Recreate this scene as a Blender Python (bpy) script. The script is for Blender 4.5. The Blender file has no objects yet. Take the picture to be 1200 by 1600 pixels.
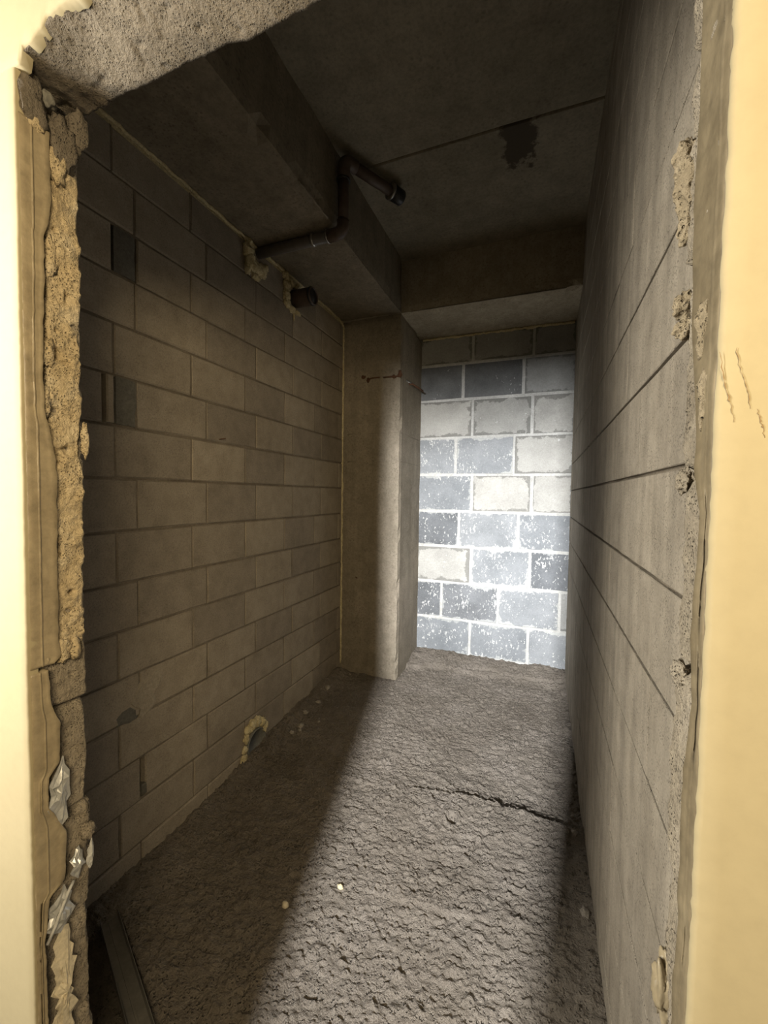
import bpy, bmesh, math, random
import numpy as np
from mathutils import Vector, Matrix, noise as mnoise

random.seed(7)
C = bpy.context.collection
scene = bpy.context.scene

# ------------------------------------------------------------------ camera
H = 1.45
F_PX = 640.0
PITCH, ROLL, YAW = math.radians(2.4), math.radians(0.8), math.radians(21.137)
fw = Vector((-math.sin(YAW) * math.cos(PITCH), math.cos(YAW) * math.cos(PITCH), -math.sin(PITCH)))
rt0 = Vector((math.cos(YAW), math.sin(YAW), 0))
up0 = rt0.cross(fw)
rt = math.cos(ROLL) * rt0 + math.sin(ROLL) * up0
up = rt.cross(fw)
cam = bpy.data.cameras.new('camera')
cam_ob = bpy.data.objects.new('camera', cam)
C.objects.link(cam_ob)
cam_ob.matrix_world = Matrix(((rt.x, up.x, -fw.x, 0), (rt.y, up.y, -fw.y, 0), (rt.z, up.z, -fw.z, H), (0, 0, 0, 1)))
cam.sensor_fit = 'VERTICAL'
cam.sensor_height = 36.0
cam.lens = 36.0 * F_PX / 1600.0
cam.clip_start = 0.02
scene.camera = cam_ob

# ------------------------------------------------------------------ world, light, exposure
w = bpy.data.worlds.new('world')
scene.world = w
w.use_nodes = True
w.node_tree.nodes['Background'].inputs[0].default_value = (0.75, 0.72, 0.66, 1)
w.node_tree.nodes['Background'].inputs[1].default_value = 0.02
scene.view_settings.view_transform = 'Standard'
scene.view_settings.look = 'None'
scene.view_settings.exposure = 0.42
scene.view_settings.gamma = 1.0
scene.view_settings.use_curve_mapping = False


def area(name, loc, target, sx, sy, watt, col, spread=180):
    l = bpy.data.lights.new(name, 'AREA')
    l.shape = 'RECTANGLE'
    l.size, l.size_y = sx, sy
    l.energy = watt
    l.color = col
    l.spread = math.radians(spread)
    o = bpy.data.objects.new(name, l)
    C.objects.link(o)
    o.location = loc
    d = Vector(target) - Vector(loc)
    o.rotation_euler = d.to_track_quat('-Z', 'Y').to_euler()
    return o


# small unseen light behind the added wall slot, throws the bright strip
area('slot_light', (-0.224, -1.416, 1.862), (-0.30, 3.5, 0.72), 0.035, 0.123, 74, (0.97, 0.98, 1.0), 68)
# unseen light added on the left to whiten the door wall
area('added_left_light', (-1.38, -0.30, 1.65), (-0.85, 0.42, 1.30), 0.3, 1.2, 52, (1.0, 0.95, 0.84))
# unseen warm light added to fill the left reveal and left wall
area('added_warm_light', (0.42, -0.62, 1.90), (-0.45, 0.7, 1.40), 0.5, 0.4, 26, (1.0, 0.80, 0.50))


# ------------------------------------------------------------------ materials
ALB = 0.75     # overall reflectance of the dusty mineral surfaces
def nt(name):
    m = bpy.data.materials.new(name)
    m.use_nodes = True
    t = m.node_tree
    return m, t, t.nodes, t.links, t.nodes['Principled BSDF']


def ramp(N, L, src, stops, interp='LINEAR'):
    r = N.new('ShaderNodeValToRGB')
    r.color_ramp.interpolation = interp
    e = r.color_ramp.elements
    while len(e) < len(stops):
        e.new(0.5)
    for el, (p, c) in zip(e, stops):
        el.position = p
        el.color = (*c, 1) if len(c) == 3 else c
    L.new(src, r.inputs[0])
    return r.outputs[0]


def noise_n(N, L, vec, scale, detail=4, rough=0.55, dist=0.0):
    n = N.new('ShaderNodeTexNoise')
    n.inputs['Scale'].default_value = scale
    n.inputs['Detail'].default_value = detail
    n.inputs['Roughness'].default_value = rough
    n.inputs['Distortion'].default_value = dist
    L.new(vec, n.inputs['Vector'])
    return n.outputs['Fac']


def mix(N, L, fac, a, b, mode='MIX'):
    m = N.new('ShaderNodeMix')
    m.data_type = 'RGBA'
    m.blend_type = mode
    for sock, v in ((m.inputs[0], fac), (m.inputs[6], a), (m.inputs[7], b)):
        if hasattr(v, 'links') or isinstance(v, bpy.types.NodeSocket):
            L.new(v, sock)
        elif isinstance(v, (int, float)):
            sock.default_value = v
        else:
            sock.default_value = (*v, 1)
    return m.outputs[2]


def math_n(N, L, op, a, b=0.0):
    m = N.new('ShaderNodeMath')
    m.operation = op
    for i, v in enumerate((a, b)):
        if isinstance(v, bpy.types.NodeSocket):
            L.new(v, m.inputs[i])
        else:
            m.inputs[i].default_value = v
    return m.outputs[0]


def scaled(N, L, vec, s):
    m = N.new('ShaderNodeMapping')
    m.inputs['Scale'].default_value = s
    L.new(vec, m.inputs['Vector'])
    return m.outputs[0]


def rough_mat(name, c_dark, c_mid, c_light, big=2.2, grain=90, bump=0.5, pits=0.0, pit_scale=160, rough=0.95,
              var=0.0, streak=0.0, spec=0.2, streak_axis=(9, 9, 0.5), bump_dist=0.004, mott=1.0, gc=1.0):
    """mineral surface: blotchy colour, fine grain, optional dark pores, per-object value change, vertical wash streaks"""
    c_dark, c_mid, c_light = (tuple(x * ALB for x in c) for c in (c_dark, c_mid, c_light))
    m, t, N, L, bs = nt(name)
    geo = N.new('ShaderNodeNewGeometry')
    P = geo.outputs['Position']
    n1 = noise_n(N, L, P, big, 6, 0.6)
    col = ramp(N, L, n1, [(0.3, c_dark), (0.5, c_mid), (0.72, c_light)])
    n2 = noise_n(N, L, P, grain, 4, 0.7)
    g = ramp(N, L, n2, [(0.25, (1 - 0.28 * gc,) * 3), (0.55, (1, 1, 1)), (0.8, (1 + 0.12 * gc,) * 3)])
    col = mix(N, L, 1.0, col, g, 'MULTIPLY')
    n3 = noise_n(N, L, P, big * 7, 5, 0.65)
    g3 = ramp(N, L, n3, [(0.3, (1 - 0.18 * mott, 1 - 0.19 * mott, 1 - 0.2 * mott)), (0.6, (1 + 0.05 * mott,) * 3)])
    col = mix(N, L, 1.0, col, g3, 'MULTIPLY')
    hgt = n2
    if streak:
        ns = noise_n(N, L, scaled(N, L, P, streak_axis), 2.0, 4, 0.6)
        gs = ramp(N, L, ns, [(0.32, (1 - streak,) * 3), (0.68, (1 + streak * 0.5,) * 3)])
        col = mix(N, L, 1.0, col, gs, 'MULTIPLY')
    if pits:
        v = N.new('ShaderNodeTexVoronoi')
        v.inputs['Scale'].default_value = pit_scale
        L.new(P, v.inputs['Vector'])
        nm = noise_n(N, L, P, pit_scale * 0.12, 3, 0.6)
        gate = ramp(N, L, nm, [(0.42, (0, 0, 0)), (0.58, (1, 1, 1))])
        pit = ramp(N, L, v.outputs['Distance'], [(0.16, (1, 1, 1)), (0.34, (0, 0, 0))])
        pm = math_n(N, L, 'MULTIPLY', pit, gate)
        pf = math_n(N, L, 'MULTIPLY', pm, pits)
        col = mix(N, L, pf, col, tuple(c * 0.28 for c in c_dark))
        hgt = math_n(N, L, 'SUBTRACT', hgt, math_n(N, L, 'MULTIPLY', pm, 1.1))
    if var:
        oi = N.new('ShaderNodeObjectInfo')
        rv = ramp(N, L, oi.outputs['Random'], [(0.0, (1 - var, 1 - var, 1 - var * 0.9)), (1.0, (1 + var, 1 + var, 1 + var * 0.9))])
        col = mix(N, L, 1.0, col, rv, 'MULTIPLY')
    L.new(col, bs.inputs['Base Color'])
    bs.inputs['Roughness'].default_value = rough
    bs.inputs['Specular IOR Level'].default_value = spec
    b = N.new('ShaderNodeBump')
    b.inputs['Strength'].default_value = bump
    b.inputs['Distance'].default_value = bump_dist
    L.new(hgt, b.inputs['Height'])
    L.new(b.outputs[0], bs.inputs['Normal'])
    return m


def back_block_mat(name, core_d, core_l, border, splat, border_w):
    """hollow concrete block: ragged smear round the face, white splashes of mortar"""
    core_d, core_l, border = (tuple(x * ALB for x in c) for c in (core_d, core_l, border))
    m, t, N, L, bs = nt(name)
    P = N.new('ShaderNodeNewGeometry').outputs['Position']
    oi = N.new('ShaderNodeObjectInfo')
    tc = N.new('ShaderNodeTexCoord')
    sp = N.new('ShaderNodeSeparateXYZ')
    L.new(tc.outputs['Generated'], sp.inputs[0])
    ex = math_n(N, L, 'MULTIPLY', math_n(N, L, 'MINIMUM', sp.outputs[0], math_n(N, L, 'SUBTRACT', 1.0, sp.outputs[0])), 0.44)
    ez = math_n(N, L, 'MULTIPLY', math_n(N, L, 'MINIMUM', sp.outputs[2], math_n(N, L, 'SUBTRACT', 1.0, sp.outputs[2])), 0.30)
    e = math_n(N, L, 'MINIMUM', ex, ez)
    nb = noise_n(N, L, P, 8, 7, 0.72)
    e = math_n(N, L, 'ADD', e, math_n(N, L, 'MULTIPLY', math_n(N, L, 'SUBTRACT', nb, 0.5), 0.16))
    n1 = noise_n(N, L, P, 4.5, 6, 0.65)
    core = ramp(N, L, n1, [(0.35, core_d), (0.66, core_l)])
    bm_ = ramp(N, L, math_n(N, L, 'DIVIDE', e, border_w), [(0.75, (1, 1, 1)), (1.0, (0, 0, 0))])
    col = mix(N, L, bm_, core, border)
    n2 = noise_n(N, L, P, 110, 3, 0.7)
    col = mix(N, L, 1.0, col, ramp(N, L, n2, [(0.25, (0.8, 0.8, 0.8)), (0.7, (1.08, 1.08, 1.08))]), 'MULTIPLY')
    rv = ramp(N, L, oi.outputs['Random'], [(0.0, (0.84, 0.85, 0.86)), (1.0, (1.14, 1.13, 1.12))])
    col = mix(N, L, 1.0, col, rv, 'MULTIPLY')
    ns = noise_n(N, L, scaled(N, L, P, (1.0, 1.0, 0.55)), 75, 3, 0.6, 0.6)
    patch = noise_n(N, L, P, 6, 4, 0.65)
    thr = math_n(N, L, 'ADD', ns, math_n(N, L, 'MULTIPLY', math_n(N, L, 'SUBTRACT', patch, 0.5), 0.42))
    sm = ramp(N, L, thr, [(0.665 - splat, (0, 0, 0)), (0.70 - splat, (1, 1, 1))])
    col = mix(N, L, sm, col, (0.52, 0.52, 0.50))
    L.new(col, bs.inputs['Base Color'])
    bs.inputs['Roughness'].default_value = 0.93
    bs.inputs['Specular IOR Level'].default_value = 0.2
    b = N.new('ShaderNodeBump')
    b.inputs['Strength'].default_value = 0.5
    b.inputs['Distance'].default_value = 0.003
    hh = math_n(N, L, 'ADD', n2, math_n(N, L, 'MULTIPLY', sm, 0.8))
    L.new(hh, b.inputs['Height'])
    L.new(b.outputs[0], bs.inputs['Normal'])
    return m


def plain(name, col, rough=0.5, metal=0.0, bump=0.0, scale=60, spec=0.4):
    m, t, N, L, bs = nt(name)
    P = N.new('ShaderNodeNewGeometry').outputs['Position']
    n = noise_n(N, L, P, scale, 4, 0.6)
    c = ramp(N, L, n, [(0.3, tuple(x * 0.78 for x in col)), (0.7, tuple(min(1, x * 1.12) for x in col))])
    L.new(c, bs.inputs['Base Color'])
    bs.inputs['Roughness'].default_value = rough
    bs.inputs['Metallic'].default_value = metal
    bs.inputs['Specular IOR Level'].default_value = spec
    if bump:
        b = N.new('ShaderNodeBump')
        b.inputs['Strength'].default_value = bump
        b.inputs['Distance'].default_value = 0.003
        L.new(n, b.inputs['Height'])
        L.new(b.outputs[0], bs.inputs['Normal'])
    return m


M = {}
M['block_left'] = rough_mat('pumice_block_left', (0.34, 0.29, 0.225), (0.40, 0.345, 0.27), (0.45, 0.39, 0.31), 1.6, 150, 0.35, 0.35, 130, var=0.14)
M['block_right'] = rough_mat('pumice_block_right', (0.38, 0.33, 0.26), (0.44, 0.385, 0.305), (0.50, 0.44, 0.355), 1.6, 190, 0.55, 0.8, 210, var=0.03, streak=0.22)
M['mortar'] = rough_mat('bed_mortar', (0.19, 0.16, 0.12), (0.25, 0.21, 0.16), (0.32, 0.275, 0.215), 5, 120, 0.6)
M['mortar_pale'] = rough_mat('pale_mortar', (0.54, 0.535, 0.50), (0.64, 0.635, 0.60), (0.72, 0.71, 0.67), 6, 120, 0.6)
M['mortar_dark'] = rough_mat('dark_mortar', (0.17, 0.16, 0.135), (0.21, 0.20, 0.17), (0.25, 0.235, 0.2), 8, 120, 0.5)  # darker mortar for patches and open joints
M['mortar_light'] = rough_mat('dry_mortar', (0.40, 0.35, 0.27), (0.46, 0.40, 0.31), (0.5, 0.44, 0.34), 8, 120, 0.4)
M['pale'] = back_block_mat('block_pale', (0.44, 0.43, 0.395), (0.56, 0.55, 0.505), (0.29, 0.285, 0.26), -0.03, 0.022)
M['grey'] = back_block_mat('block_grey', (0.34, 0.34, 0.32), (0.44, 0.44, 0.42), (0.25, 0.25, 0.235), -0.05, 0.018)
M['blue'] = back_block_mat('block_bluegrey', (0.255, 0.27, 0.28), (0.35, 0.365, 0.375), (0.50, 0.51, 0.49), 0.045, 0.009)
M['dark'] = back_block_mat('block_dark', (0.15, 0.152, 0.15), (0.235, 0.238, 0.235), (0.20, 0.20, 0.2), -0.05, 0.010)
M['splash'] = back_block_mat('block_splashed', (0.165, 0.172, 0.178), (0.26, 0.27, 0.28), (0.45, 0.46, 0.45), 0.055, 0.008)
M['concrete'] = rough_mat('cast_concrete', (0.265, 0.225, 0.165), (0.33, 0.285, 0.215), (0.39, 0.335, 0.26), 1.8, 70, 0.3, 0.4, 60, streak=0.12)
M['beam'] = rough_mat('beam_concrete', (0.25, 0.215, 0.155), (0.31, 0.265, 0.195), (0.36, 0.31, 0.23), 1.8, 70, 0.3, 0.4, 60, streak=0.12)
M['beam_lit'] = rough_mat('lit_beam_concrete', (0.44, 0.385, 0.285), (0.53, 0.465, 0.35), (0.60, 0.53, 0.40), 1.8, 70, 0.3, 0.4, 60, streak=0.10)  # paler copy of the beam concrete, light on the back beam put into colour
M['slab'] = rough_mat('slab_concrete', (0.27, 0.24, 0.175), (0.33, 0.29, 0.215), (0.38, 0.335, 0.25), 1.3, 60, 0.25, 0.25, 40)
M['lintel'] = rough_mat('lintel_concrete', (0.19, 0.16, 0.12), (0.23, 0.195, 0.15), (0.28, 0.24, 0.185), 9, 210, 1.0, 0.22, 230, bump_dist=0.006)
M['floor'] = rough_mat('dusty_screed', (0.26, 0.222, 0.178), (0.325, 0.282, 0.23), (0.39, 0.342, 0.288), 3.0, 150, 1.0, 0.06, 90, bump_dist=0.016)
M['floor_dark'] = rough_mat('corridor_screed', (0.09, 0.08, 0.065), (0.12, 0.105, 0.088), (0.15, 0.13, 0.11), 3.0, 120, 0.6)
M['plaster'] = rough_mat('cream_plaster', (0.355, 0.300, 0.180), (0.372, 0.316, 0.192), (0.388, 0.33, 0.202), 3.0, 60, 0.05, 0.0, 60, rough=0.8, mott=0.05, gc=0.2, streak=0.0, streak_axis=(16, 16, 1.6), spec=0.3)
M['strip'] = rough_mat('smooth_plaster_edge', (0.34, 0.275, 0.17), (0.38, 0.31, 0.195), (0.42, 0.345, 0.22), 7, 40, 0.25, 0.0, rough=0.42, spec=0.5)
M['strip_dark'] = rough_mat('shaded_plaster_edge', (0.19, 0.15, 0.09), (0.225, 0.18, 0.11), (0.26, 0.21, 0.13), 7, 40, 0.25, 0.0, rough=0.6, spec=0.3)  # darker copy of the strip, shade of the right reveal put into colour
M['coat'] = rough_mat('golden_mortar_coat', (0.56, 0.43, 0.24), (0.70, 0.56, 0.34), (0.86, 0.74, 0.52), 17, 190, 1.0, 0.2, 230, rough=0.6, spec=0.5, bump_dist=0.006)
M['jamb_block'] = rough_mat('jamb_block', (0.32, 0.27, 0.20), (0.42, 0.36, 0.27), (0.52, 0.45, 0.35), 12, 220, 1.0, 0.7, 330, bump_dist=0.005)
M['foam'] = rough_mat('polyurethane_foam', (0.66, 0.55, 0.30), (0.80, 0.69, 0.42), (0.88, 0.79, 0.52), 20, 140, 0.7, 0.3, 150, rough=0.75)
M['pvc'] = plain('grey_pvc', (0.13, 0.115, 0.10), 0.45, 0, 0.1, 30)
M['pvc_brown'] = plain('brown_pvc', (0.10, 0.072, 0.055), 0.5, 0, 0.1, 30)
M['pvc_rim'] = plain('pvc_seal', (0.03, 0.03, 0.03), 0.4)
M['clamp'] = plain('clamp_steel', (0.42, 0.41, 0.38), 0.3, 0.9)
M['cap_grey'] = plain('grey_cap', (0.16, 0.16, 0.145), 0.7, 0, 0.2, 60)
M['rust'] = plain('rusty_wire', (0.13, 0.065, 0.035), 0.85, 0.3, 0.4, 200)
M['steel'] = plain('galvanised_sheet', (0.20, 0.19, 0.17), 0.5, 0.3, 0.1, 40)
M['foil'] = plain('crumpled_foil', (0.50, 0.50, 0.48), 0.38, 0.55, 0.2, 90)
M['scrap'] = plain('torn_mortar', (0.58, 0.51, 0.37), 0.5, 0, 0.5, 160)
M['lump'] = rough_mat('squeezed_mortar', (0.36, 0.29, 0.185), (0.44, 0.36, 0.24), (0.52, 0.43, 0.30), 20, 180, 1.0, 0.3, 200, bump_dist=0.005)
M['crack'] = plain('crack_shadow_dirt', (0.20, 0.13, 0.06), 0.9)
M['stone'] = rough_mat('stone_chip', (0.34, 0.30, 0.25), (0.42, 0.38, 0.32), (0.5, 0.45, 0.38), 30, 200, 0.6)


# ------------------------------------------------------------------ helpers
def tag(o, label=None, cat=None, group=None, kind=None):
    if label: o['label'] = label
    if cat: o['category'] = cat
    if group: o['group'] = group
    if kind: o['kind'] = kind
    return o


def link_mesh(name, me, mat, parent=None, smooth=False):
    o = bpy.data.objects.new(name, me)
    C.objects.link(o)
    if mat and not me.materials:
        me.materials.append(mat)
    if parent:
        o.parent = parent
    if smooth:
        me.polygons.foreach_set('use_smooth', [True] * len(me.polygons))
    return o


def mesh_py(name, verts, faces, mat, parent=None, smooth=False):
    me = bpy.data.meshes.new(name)
    me.from_pydata([tuple(v) for v in verts], [], faces)
    me.update()
    return link_mesh(name, me, mat, parent, smooth)


def empty(name, loc=(0, 0, 0)):
    o = bpy.data.objects.new(name, None)
    o.empty_display_size = 0.05
    C.objects.link(o)
    o.location = loc
    return o


def grid_mesh(name, P, mat, parent=None, smooth=True, flip=False, skip=None):
    """P: array (nu, nv, 3) -> quad sheet"""
    nu, nv = P.shape[:2]
    idx = np.arange(nu * nv).reshape(nu, nv)
    q = np.stack([idx[:-1, :-1], idx[1:, :-1], idx[1:, 1:], idx[:-1, 1:]], -1).reshape(-1, 4)
    if flip:
        q = q[:, ::-1]
    me = bpy.data.meshes.new(name)
    me.vertices.add(nu * nv)
    me.vertices.foreach_set('co', P.reshape(-1).astype(np.float32))
    me.loops.add(q.size)
    me.loops.foreach_set('vertex_index', q.reshape(-1).astype(np.int32))
    me.polygons.add(len(q))
    me.polygons.foreach_set('loop_start', np.arange(0, q.size, 4, dtype=np.int32))
    me.polygons.foreach_set('use_smooth', np.full(len(q), smooth))
    me.update(calc_edges=True)
    me.validate()
    return link_mesh(name, me, mat, parent)


_lat = np.random.RandomState(11).rand(8, 256, 256)


def vn(x, y, s=0):
    """smooth 2-D value noise, 0..1"""
    L_ = _lat[s % 8]
    x = np.asarray(x, float) + 17.3 * s
    y = np.asarray(y, float) + 9.1 * s
    xi, yi = np.floor(x).astype(int), np.floor(y).astype(int)
    fx, fy = x - xi, y - yi
    fx, fy = fx * fx * (3 - 2 * fx), fy * fy * (3 - 2 * fy)
    a, b = L_[xi % 256, yi % 256], L_[(xi + 1) % 256, yi % 256]
    c, d = L_[xi % 256, (yi + 1) % 256], L_[(xi + 1) % 256, (yi + 1) % 256]
    return (a * (1 - fx) + b * fx) * (1 - fy) + (c * (1 - fx) + d * fx) * fy


def fbm(x, y, f, octs=4, s=0, g=0.5):
    t, amp, tot = 0, 1, 0
    for k in range(octs):
        t = t + amp * (vn(x * f * 2 ** k, y * f * 2 ** k, s + k) - 0.5)
        tot += amp
        amp *= g
    return t / tot * 2


def sstep(a, b, x):
    t = np.clip((x - a) / (b - a), 0, 1)
    return t * t * (3 - 2 * t)


def rough_box(name, lo, hi, mat, parent=None, res=0.06, amp=0.004, freq=6, edge=0.006, smooth=False, chip=0.0):
    """closed box, faces subdivided, surface waved by 3-D noise and the arrises knocked back"""
    bm = bmesh.new()
    lo, hi = Vector(lo), Vector(hi)
    vs = {}
    n = [max(1, int(round((hi[i] - lo[i]) / res))) for i in range(3)]

    def V(i, j, k):
        key = (i, j, k)
        if key not in vs:
            p = Vector((lo[0] + (hi[0] - lo[0]) * i / n[0], lo[1] + (hi[1] - lo[1]) * j / n[1], lo[2] + (hi[2] - lo[2]) * k / n[2]))
            ends = [(-1 if a == 0 else (1 if a == m else 0)) for a, m in zip(key, n)]
            on = sum(1 for e in ends if e)
            d = Vector(ends)
            a = mnoise.noise(p * freq) * amp
            p2 = p + d * a
            if on >= 2:
                p2 -= d * (edge * (0.6 + 0.8 * abs(mnoise.noise(p * 19))) + chip * max(0, mnoise.noise(p * 11) - 0.1))
            vs[key] = bm.verts.new(p2)
        return vs[key]
    for ax in range(3):
        u, v = [(1, 2), (2, 0), (0, 1)][ax]
        for side in (0, n[ax]):
            for i in range(n[u]):
                for j in range(n[v]):
                    q = []
                    for di, dj in ((0, 0), (1, 0), (1, 1), (0, 1)):
                        k = [0, 0, 0]
                        k[ax], k[u], k[v] = side, i + di, j + dj
                        q.append(V(*k))
                    if side == 0:
                        q.reverse()
                    bm.faces.new(q)
    me = bpy.data.meshes.new(name)
    bm.to_mesh(me)
    bm.free()
    return link_mesh(name, me, mat, parent, smooth)


def tube_into(bm, pts, radii, seg=10, caps=True):
    pts = [Vector(p) for p in pts]
    rings = []
    t0 = (pts[1] - pts[0]).normalized()
    ref = Vector((0, 0, 1)) if abs(t0.z) < 0.9 else Vector((1, 0, 0))
    nrm = t0.cross(ref).normalized()
    for i, p in enumerate(pts):
        t = (pts[min(i + 1, len(pts) - 1)] - pts[max(i - 1, 0)]).normalized()
        nrm = (nrm - t * nrm.dot(t)).normalized()
        b = t.cross(nrm)
        r = radii[i] if hasattr(radii, '__len__') else radii
        ring = []
        for k in range(seg):
            a = 2 * math.pi * k / seg
            rr = r(i, k) if callable(r) else r
            ring.append(bm.verts.new(p + (nrm * math.cos(a) + b * math.sin(a)) * rr))
        rings.append(ring)
    for a, b in zip(rings, rings[1:]):
        for k in range(seg):
            bm.faces.new((a[k], a[(k + 1) % seg], b[(k + 1) % seg], b[k]))
    if caps:
        bm.faces.new(rings[0][::-1])
        bm.faces.new(rings[-1])
    return rings


def bm_obj(name, bm, mat, parent=None, smooth=True):
    bmesh.ops.recalc_face_normals(bm, faces=bm.faces)
    me = bpy.data.meshes.new(name)
    bm.to_mesh(me)
    bm.free()
    return link_mesh(name, me, mat, parent, smooth)


def tube(name, pts, r, mat, parent=None, seg=14, caps=True):
    bm = bmesh.new()
    tube_into(bm, pts, r, seg, caps)
    return bm_obj(name, bm, mat, parent)


def hollow_tube(name, p0, p1, r_out, r_in, mat, parent=None, seg=24, depth=0.06):
    """pipe end: outer wall, rim, inner wall and a closed bottom"""
    p0, p1 = Vector(p0), Vector(p1)
    d = (p1 - p0).normalized()
    n_ = d.cross(Vector((0, 0, 1)) if abs(d.z) < 0.9 else Vector((1, 0, 0))).normalized()
    b_ = d.cross(n_)
    bm = bmesh.new()
    rings = []
    for p, r in ((p0, r_out), (p1 - d * 0.004, r_out), (p1, r_out - 0.002), (p1, r_in), (p1 - d * depth, r_in)):
        rings.append([bm.verts.new(p + (n_ * math.cos(2 * math.pi * k / seg) + b_ * math.sin(2 * math.pi * k / seg)) * r) for k in range(seg)])
    for A, B in zip(rings, rings[1:]):
        for k in range(seg):
            bm.faces.new((A[k], A[(k + 1) % seg], B[(k + 1) % seg], B[k]))
    bm.faces.new(rings[0][::-1])
    bm.faces.new(rings[-1])
    return bm_obj(name, bm, mat, parent)


def blob_into(bm, c, r, seed, sub=2, amp=0.45, freq=1.6):
    base = len(bm.verts)
    res = bmesh.ops.create_icosphere(bm, subdivisions=sub, radius=1.0)
    c, r = Vector(c), Vector(r)
    for v in res['verts']:
        n = v.co.normalized()
        k = 1 + amp * mnoise.noise(n * freq + Vector((seed * 3.7, seed * 1.3, seed))) + 0.4 * amp * mnoise.noise(n * freq * 3 + Vector((seed, 0, 0)))
        v.co = c + Vector((n.x * r.x, n.y * r.y, n.z * r.z)) * k


def blob(name, c, r, seed, mat, parent=None, sub=2, amp=0.45, freq=1.6, smooth=True):
    bm = bmesh.new()
    blob_into(bm, c, r, seed, sub, amp, freq)
    return bm_obj(name, bm, mat, parent, smooth)


# ------------------------------------------------------------------ dimensions
XL, XR, YB = -1.52, 0.205, 3.54       # left, right and back wall faces
ZS, ZC = 2.82, 3.20                   # soffit of the beams, ceiling
YC, XC = 2.98, -1.03                  # front of the back beam / column, right face of the side beam
DX0, DX1 = -0.768, 0.126              # door opening
DY0, DY1 = 0.40, 0.505                # door wall front / back
DZ = 2.11                             # underside of the lintel


def floor_z(x, y):
    x, y = np.asarray(x, float), np.asarray(y, float)
    z = -0.085 * sstep(2.8, 1.2, y) * sstep(-0.55, -1.5, x)
    z = z + 0.006 * fbm(x, y, 3.5, 3, 0)
    z = z + 0.009 * fbm(x * 0.8, y * 1.3 + 0.3 * x, 12, 3, 1, 0.55)
    z = z + 0.0100 * fbm(x * 0.75 - 0.2 * y, y * 1.35, 40, 3, 6, 0.65)
    z = z + 0.016 * np.maximum(0, fbm(x * 0.85, y * 1.2, 85, 2, 2, 0.6) - 0.12)
    pit = vn(x * 34, y * 34, 5)
    z = z - 0.007 * sstep(0.84, 0.95, pit)
    # long trowel step: the far side lies lower
    yl = 1.905 + 0.03 * np.sin((x + 0.55) * 3.0) - 0.07 * (x + 0.3) ** 2 + 0.02 * fbm(x, x * 0, 7, 3, 6)
    g = sstep(-0.66, -0.5, x)
    z = z + g * (0.015 * sstep(-0.30, 0.0, y - yl) * (1 - sstep(0.0, 0.018, y - yl)) - (0.008 + 0.024 * sstep(-0.5, -0.1, x)) * np.clip((y - yl) / 0.095, 0, 1) * (1 - sstep(0.095, 0.6, y - yl)))
    # second fine step
    y2 = 1.345 + 0.13 * (x + 0.4) + 0.02 * fbm(x, x * 0, 8, 3, 7)
    z = z + sstep(-0.70, -0.62, x) * 0.007 * sstep(0.0, 0.012, y - y2) * (1 - sstep(0.02, 0.22, y - y2))
    # round print left in the screed
    r = np.hypot(x + 0.338, (y - 1.769))
    z = z - 0.026 * (1 - sstep(0.020, 0.026, r)) + 0.007 * sstep(0.025, 0.031, r) * (1 - sstep(0.034, 0.05, r))
    # debris bank along the left wall and round the column
    z = z + 0.05 * sstep(-1.38, -1.5, x + 0.03 * fbm(x, y, 8, 3, 2)) * sstep(1.55, 2.0, y) * (0.7 + 0.5 * fbm(x, y, 14, 3, 3))
    z = z + 0.03 * sstep(0.12, 0.2, x + 0.03 * fbm(x, y, 10, 3, 5)) * (0.35 + 0.8 * np.maximum(0, fbm(x, y, 12, 3, 5)))
    # mortar bank along the foot of the back wall
    yb = 3.30 + 0.03 * fbm(x, x * 0, 6, 3, 1) + 0.10 * sstep(-0.75, -1.0, x) * -1
    bank = sstep(0, 0.05, y - yb)
    z = z + bank * (0.035 + 0.035 * sstep(0.05, 0.22, y - yb) + 0.014 * fbm(x, y, 9, 3, 4))
    yk = 3.36 + 0.02 * fbm(x, x * 0, 9, 3, 2)
    z = z - sstep(-0.75, -0.35, x) * 0.05 * np.exp(-((y - yk) / 0.012) ** 2)
    return z


# ------------------------------------------------------------------ floor
us = np.arange(XL - 0.03, XR + 0.031, 0.004)
vs_ = np.arange(0.50, YB + 0.03, 0.004)
X, Y = np.meshgrid(us, vs_, indexing='ij')
floor = grid_mesh('floor', np.stack([X, Y, floor_z(X, Y)], -1), M['floor'])
tag(floor, 'rough dusty grey concrete screed floor of the narrow room', None, None, 'structure')
us2 = np.arange(-2.4, 1.61, 0.05)
vs2 = np.arange(-0.85, 0.56, 0.05)
X2, Y2 = np.meshgrid(us2, vs2, indexing='ij')
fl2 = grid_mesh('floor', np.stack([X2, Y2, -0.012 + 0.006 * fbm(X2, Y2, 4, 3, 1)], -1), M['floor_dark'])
tag(fl2, 'grey screed floor of the corridor in front of the door opening', None, None, 'structure')

# ------------------------------------------------------------------ ceiling and beams
ceil = rough_box('ceiling', (XL - 0.1, DY1 - 0.01, ZC + 0.02), (XR + 0.1, YB + 0.1, ZC + 0.14), M['slab'], None, 0.4, 0.0)
tag(ceil, 'dark bare concrete slab ceiling with a formwork joint', None, None, 'structure')


def ceiling_panel(y0, y1, dz, mat):
    n = int((y1 - y0) / 0.006)
    xs = np.linspace(XC - 0.02, XR + 0.02, 42)
    ys = np.linspace(y0, y1, n)
    Xp, Yp = np.meshgrid(xs, ys, indexing='ij')
    ed = np.minimum(Yp - y0, y1 - Yp)
    Z = ZC + dz + 0.003 * fbm(Xp, Yp, 2.5, 3, 2) + 0.022 * (1 - sstep(0.0, 0.006, ed))
    return grid_mesh('panel', np.stack([Xp, Yp, Z], -1), mat, ceil, flip=True)


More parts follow.
